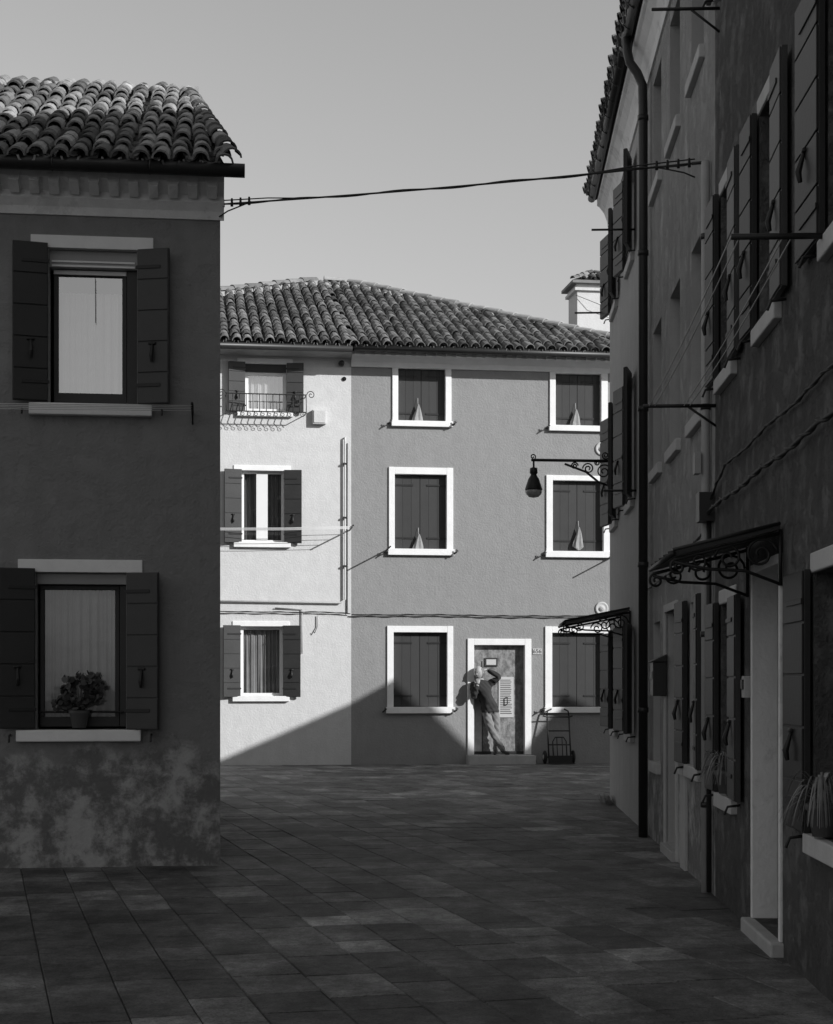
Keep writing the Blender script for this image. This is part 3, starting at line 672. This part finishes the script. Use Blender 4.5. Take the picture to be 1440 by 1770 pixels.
def spider(x,z,sc,n):
    e=FR.empty('spider_plant'); s=MB()
    s.lathe([(.06,.0),(.085,.12),(.095,.125),(.095,.15),(.08,.15)],(x,-.0,z),M_pot,16); s.obj('pot',e)
    s=MB()
    for i in range(n):
        a=R()*6.28; l=(.10+.22*R())*sc; h=(.05+.16*R())*sc; w=.007+.004*R(); side=Vector((-math.sin(a),math.cos(a),0)); vs=[];N=8
        for k in range(N+1):
            t=k/N; p=Vector((x,-.02,z+.14))+Vector((math.cos(a),math.sin(a)*.6-.12,0))*l*t+Vector((0,0,h*4*t*(1-t)*.9-.08*sc*t*t))
            ww=w*(1-t*.9); vs+= [p+side*ww,p-side*ww]
        s.add(vs,[(2*k,2*k+1,2*k+3,2*k+2) for k in range(N)],M_blade,True)
    s.obj('leaves',e)
spider(xY(7.85),.75,1.0,80); spider(xY(11.0),.75,.9,60)
e=FR.empty('wall_weeds'); s=MB()
for i in range(140):
    x=.35+R()*.7; y=-.02-R()*.16; a=R()*6.28; h=.04+R()*.09
    s.add([(x,y,0),(x+.012,y,0),(x+.03*math.cos(a),y+.03*math.sin(a),h),(x+.03*math.cos(a)-.01,y+.03*math.sin(a),h*.9)],[(0,1,2,3)],M_leaf)
s.obj('blades',e)

# ================= HAND TRUCK =================
e=FF.empty('hand_truck'); s=MB(); x0=FF.x(950,-.35); x1=FF.x(988,-.35); yb=-.32
lean=lambda z:(yb+.22*z/1.05)
for x in (x0,x1):
    s.tube([(x,lean(.06),.06),(x,lean(.9),.90)],.015,M_iron,8)
s.tube([(x0,lean(.9),.9),(x0+.01,lean(.99),.99),(x0+.09,lean(1.02),1.03)],.015,M_iron,8); s.tube([(x1,lean(.9),.9),(x1-.01,lean(.99),.99),(x1-.09,lean(1.02),1.03)],.015,M_iron,8)
s.tube([(x0-.09,lean(.88)-.05,.9),(x0,lean(.88),.88),(x1,lean(.88),.88),(x1+.05,lean(.88)-.08,.9)],.013,M_iron,8)
for z in (.62,.36,.14): s.tube([(x0,lean(z),z),(x1,lean(z),z)],.012,M_iron,6)
xm=(x0+x1)/2
s.tube([(xm-.13,lean(.05)-.03,.05),(xm-.13,lean(.42)-.03,.42),(xm-.08,lean(.5)-.03,.5),(xm+.08,lean(.5)-.03,.5),(xm+.13,lean(.42)-.03,.42),(xm+.13,lean(.05)-.03,.05)],.012,M_iron,8)
for dx in (-.05,.05): s.tube([(xm+dx,lean(.05)-.03,.05),(xm+dx,lean(.5)-.03,.5)],.009,M_iron,6)
s.obj('frame',e)
s=MB(); s.box(x0-.02,x1+.02,yb-.26,yb-.02,.012,.022,M_iron); s.box(x0-.02,x1+.02,yb-.03,yb-.018,.023,.16,M_iron); s.obj('nose_plate',e)
s=MB(); M_rub=simple('rubber',.02,.8,.2,10)
for x in (x0-.06,x1+.06):
    s.lathe([(.02,-.03),(.09,-.028),(.12,-.018),(.125,0),(.12,.018),(.09,.028),(.02,.03)],(x,yb+.10,.128),M_rub,24,'x')
    s.lathe([(.0,-.036),(.05,-.034),(.05,.034),(.0,.036)],(x,yb+.10,.128),M_pipeL,16,'x')
s.tube([(x0-.09,yb+.1,.128),(x1+.09,yb+.1,.128)],.012,M_iron,8); s.obj('wheels',e)

# ================= MAN =================
E_m=bpy.data.objects.new('man',None); scene.collection.objects.link(E_m)
fx=FF.x(860,-.05); E_m.matrix_world=FF.M@Matrix.Translation((fx,-.05,.170))
M_jack=simple('jacket_cloth',.035,.9,.3,9,.4,40); M_jean=simple('denim',.19,.9,.3,9,.4,60); M_skin=simple('skin',.34,.55,.1,12); M_shoe=simple('shoe_leather',.05,.5,.2,10); M_hair=simple('hair_grey',.18,.8,.4,40)
# upper body leans to the door jamb
def LN(p):
    z=p[2]; return (p[0]-(.085*max(0.,z-.2)),p[1],z)
V=[((-.09,0,.86),.155,.115),((-.13,-.01,1.0),.17,.13),((-.18,-.01,1.17),.18,.13),((-.21,-.0,1.30),.145,.105),((-.225,-.015,1.385),.075,.07),((-.235,-.03,1.45),.054,.054),
   ((-.375,-.02,1.315),.080,.076),((-.40,-.14,1.07),.060,.060),((-.315,-.20,1.33),.038,.036),
   ((-.055,-.01,1.33),.080,.076),((.13,-.12,1.46),.060,.060),((-.09,-.03,1.60),.038,.036),
   ((-.165,0,.80),.104,.10),((-.11,-.12,.45),.072,.072),((.07,-.15,.10),.056,.054),((.09,-.16,.05),.044,.038),((.19,-.24,.032),.038,.027),
   ((-.01,0,.80),.104,.10),((.0,-.05,.44),.072,.072),((-.03,.03,.10),.056,.054),((-.035,.02,.05),.045,.040),((-.08,-.15,.032),.038,.028),
   ((-.385,-.08,1.2),.070,.070),((-.36,-.17,1.19),.052,.052),((.035,-.065,1.39),.070,.068),((.025,-.08,1.53),.052,.052),
   ((-.14,-.06,.63),.093,.093),((-.02,-.14,.27),.064,.064),((-.0,-.025,.63),.093,.093),((-.015,-.01,.26),.064,.064)]
V=[(LN(p),a,b) for p,a,b in V]
Ed=[(0,1),(1,2),(2,3),(3,4),(4,5),(3,6),(6,22),(22,7),(7,23),(23,8),(3,9),(9,24),(24,10),(10,25),(25,11),(0,12),(12,26),(26,13),(13,27),(27,14),(14,15),(15,16),(0,17),(17,28),(28,18),(18,29),(29,19),(19,20),(20,21)]
me=bpy.data.meshes.new('body'); me.from_pydata([v[0] for v in V],Ed,[]); bo=bpy.data.objects.new('tmpbody',me); scene.collection.objects.link(bo)
bpy.context.view_layer.objects.active=bo; sk=bo.modifiers.new('Skin','SKIN')
if not me.skin_vertices: 
    with bpy.context.temp_override(object=bo,active_object=bo): bpy.ops.mesh.customdata_skin_add()
for i,v in enumerate(V):
    d=me.skin_vertices[0].data[i]; d.radius=(v[1],v[2]); d.use_root=(i==0)
sk.use_smooth_shade=True; su=bo.modifiers.new('S','SUBSURF'); su.levels=3; su.render_levels=3
dg=bpy.context.evaluated_depsgraph_get(); bm=bpy.data.meshes.new_from_object(bo.evaluated_get(dg)); bpy.data.objects.remove(bo)
bm.materials.clear()
for m_ in (M_jack,M_jean,M_skin,M_shoe): bm.materials.append(m_)
nk=Vector(V[5][0])
for p_ in bm.polygons:
    c=p_.center; p_.use_smooth=True
    if c.z<.085: k=3
    elif c.z<.80: k=1
    elif c.z>1.41 and abs(c.x-nk.x)<.075 and c.y>-.12: k=2
    elif (c-Vector(V[8][0])).length<.045 or (c-Vector(V[11][0])).length<.045: k=2
    else: k=0
    p_.material_index=k
for v in bm.vertices:
    if v.co.z>.1: 
        n=math.sin(v.co.z*55+v.co.x*30)*math.sin(v.co.x*41+v.co.y*37); v.co+=v.normal*(.008*n+(.012 if .80<v.co.z<.86 else 0))
b=bpy.data.objects.new('clothed_body',bm); scene.collection.objects.link(b); b.parent=E_m
h=MB(); HC=Vector(LN((-.25,-.055,1.55))); h.M=Matrix.Translation(HC)@Matrix.Rotation(math.radians(-38),4,'Z')@Matrix.Rotation(math.radians(14),4,'X')
vs=[];nu,nv=40,28
for j in range(nv+1):
    ph=math.pi*j/nv-math.pi/2
    for i_ in range(nu):
        a=2*math.pi*i_/nu; cx,cy,cz=math.cos(ph)*math.cos(a),math.cos(ph)*math.sin(a),math.sin(ph)
        x=cx*.08; y=cy*.10; z=cz*.12
        if cz<0: x*=1-.26*cz*cz; y=y*(1-.1*cz*cz)-(.012*(-cz) if cy<0 else -.02*(cz))
        if cy<-.3:
            g_=math.exp(-(cx/.16)**2)
            y-=.024*g_*math.exp(-((cz+.12)/.17)**2); y+=.012*math.exp(-((abs(cx)-.38)/.16)**2)*math.exp(-((cz-.05)/.14)**2)
            y-=.007*math.exp(-(cx/.3)**2)*math.exp(-((cz+.52)/.06)**2); y-=.008*g_*math.exp(-((cz+.85)/.1)**2); y-=.006*math.exp(-((cz-.22)/.08)**2)*math.exp(-(cx/.6)**2)
        vs.append((x,y,z))
fs=[(j*nu+i_,j*nu+(i_+1)%nu,(j+1)*nu+(i_+1)%nu,(j+1)*nu+i_) for j in range(nv) for i_ in range(nu)]
h.add(vs,fs,M_skin,True)
for sx in (-1,1):
    h.lathe([(.002,-.012),(.018,-.01),(.021,0),(.012,.008),(.003,.008)],(sx*.08,.008,-.005),M_skin,12,'x',.8,1.4)
    h.lathe([(.001,-.011),(.009,-.006),(.011,0),(.009,.006),(.001,.011)],(sx*.03,-.078,.006),M_frameW,10); h.lathe([(.001,-.006),(.005,-.003),(.005,.003),(.001,.006)],(sx*.03,-.087,.006),M_ink,8)
    h.tube([(sx*.012,-.096,.028),(sx*.045,-.089,.028)],.004,M_hair,5)
h.tube([(-.022,-.086,-.064),(0,-.095,-.062),(.022,-.086,-.064)],.0035,simple('lips',.2,.6,.1,9),6)
h.obj('head',E_m)
h2=MB(); h2.M=h.M.copy(); vs2=[(v[0]*1.06,v[1]*1.05,v[2]*1.04) for v in vs]
f2=[f for f in fs if (lambda c:(c[1]>-.01 and -.05<c[2]<.075) or (c[1]>.03 and c[2]>-.07 and c[2]<.1))([sum(vs[q][k] for q in f)/4 for k in range(3)])]
h2.add(vs2,f2,M_hair,True); h2.obj('hair',E_m)
def hand(name,wrist,dirv,palmn,curl):
    s=MB(); d=Vector(dirv).normalized(); n=Vector(palmn); n=(n-d*n.dot(d)).normalized(); sd=d.cross(n); w=Vector(wrist)
    ring=[]
    for t,hw,ht in ((0,.027,.02),(.03,.036,.018),(.06,.042,.016),(.088,.040,.012)):
        for k in range(10):
            a=2*math.pi*k/10; ring.append(w+d*t+sd*hw*math.cos(a)+n*ht*math.sin(a))
    s.add(ring,[(i*10+k,i*10+(k+1)%10,(i+1)*10+(k+1)%10,(i+1)*10+k) for i in range(3) for k in range(10)]+[tuple(range(9,-1,-1)),tuple(30+k for k in range(10))],M_skin,True)
    for k,(o,L) in enumerate(((-.031,.062),(-.011,.075),(.011,.08),(.030,.072))):
        p=w+d*.082+sd*o; ps=[p]; a=0
        for sg in (.42,.33,.25):
            a+=curl*(1+.1*k); p=p+(d*math.cos(a)+n*math.sin(a))*L*sg; ps.append(p)
        s.tube(ps,[.0095,.009,.008,.006],M_skin,8)
    p=w+d*.02+sd*.03; s.tube([p,p+sd*.03+d*.025+n*.01,p+sd*.035+d*.055+n*.02,p+sd*.03+d*.075+n*.028],[.013,.011,.009,.006],M_skin,8)
    s.obj(name,E_m)
hand('hand_at_mouth',V[8][0],(.1,.35,.9),(.3,.9,0),.5)
hand('hand_on_head',V[11][0],(-.95,.1,.1),(-.1,.1,-1),.3)

# ================= UNSEEN HOUSE (right of view, outline shaped to cast the far-facade shadow) =================
az=math.radians(-32.); sun_h=Vector((math.cos(az),math.sin(az),0)); EL_=math.radians(23.)
prof=[(150,1316),(380,1314),(500,1262),(607,1215),(688,1170),(815,1297),(905,1297),(985,1195),(1060,1232),(1150,1245),(1300,1245)]
N_=bpy.data.objects.new('unseen_shadow_house',None); scene.collection.objects.link(N_)
front=[]
for px,py in prof:
    x,z=FF.at(px,py); w=FF.M@Vector((x,0,z)); front.append(w+sun_h*14.+Vector((0,0,14.*math.tan(EL_))))
back=[w+sun_h*6 for w in front]
s=MB(); n=len(front)
for i in range(n-1):
    a,b=front[i],front[i+1]; s.poly([(a.x,a.y,0),(b.x,b.y,0),b,a],M_plas); a2,b2=back[i],back[i+1]; s.poly([(a2.x,a2.y,0),(b2.x,b2.y,0),b2,a2],M_plas)
for a,b in ((front[0],back[0]),(front[-1],back[-1])): s.poly([(a.x,a.y,0),(b.x,b.y,0),b,a],M_plas)
s.obj('walls',N_)
s=MB()
for i in range(n-1): s.poly([front[i],front[i+1],back[i+1],back[i]],M_tileF)
s.obj('roof',N_)

# ================= LIGHT, SKY, CAMERA =================
w=bpy.data.worlds.new('World'); scene.world=w; w.use_nodes=True; t=w.node_tree
bg=t.nodes['Background']; sky=t.nodes.new('ShaderNodeTexSky'); sky.sky_type='NISHITA'; sky.sun_disc=False
sky.sun_elevation=EL_; sky.sun_rotation=math.atan2(sun_h.x,sun_h.y); sky.air_density=1.; sky.dust_density=.6
sp=t.nodes.new('ShaderNodeSeparateColor'); t.links.new(sky.outputs[0],sp.inputs[0])
# black-and-white film response, blue-sensitive
m1=t.nodes.new('ShaderNodeMath'); m1.operation='MULTIPLY'; m1.inputs[1].default_value=.1; t.links.new(sp.outputs[1],m1.inputs[0])
m2=t.nodes.new('ShaderNodeMath'); m2.operation='MULTIPLY_ADD'; m2.inputs[1].default_value=.9; t.links.new(sp.outputs[2],m2.inputs[0]); t.links.new(m1.outputs[0],m2.inputs[2])
t.links.new(m2.outputs[0],bg.inputs[0]); bg.inputs[1].default_value=.118
sd=Vector((sun_h.x*math.cos(EL_),sun_h.y*math.cos(EL_),math.sin(EL_)))
L=bpy.data.lights.new('sun','SUN'); L.energy=5.0; L.angle=math.radians(.5); L.color=(1,1,1)
lo=bpy.data.objects.new('sun',L); scene.collection.objects.link(lo); lo.rotation_euler=sd.to_track_quat('Z','Y').to_euler(); lo.location=(20,-10,20)
cam=bpy.data.cameras.new('camera'); co=bpy.data.objects.new('camera',cam); scene.collection.objects.link(co)
co.location=(0,0,EH); co.rotation_euler=(math.pi/2,0,0); cam.sensor_fit='HORIZONTAL'; cam.sensor_width=36; cam.lens=36*FO/1440; cam.shift_y=302/1440
cam.clip_end=2000; cam.clip_start=.1; scene.camera=co
scene.view_settings.view_transform='Standard'; scene.view_settings.look='None'; scene.view_settings.exposure=0
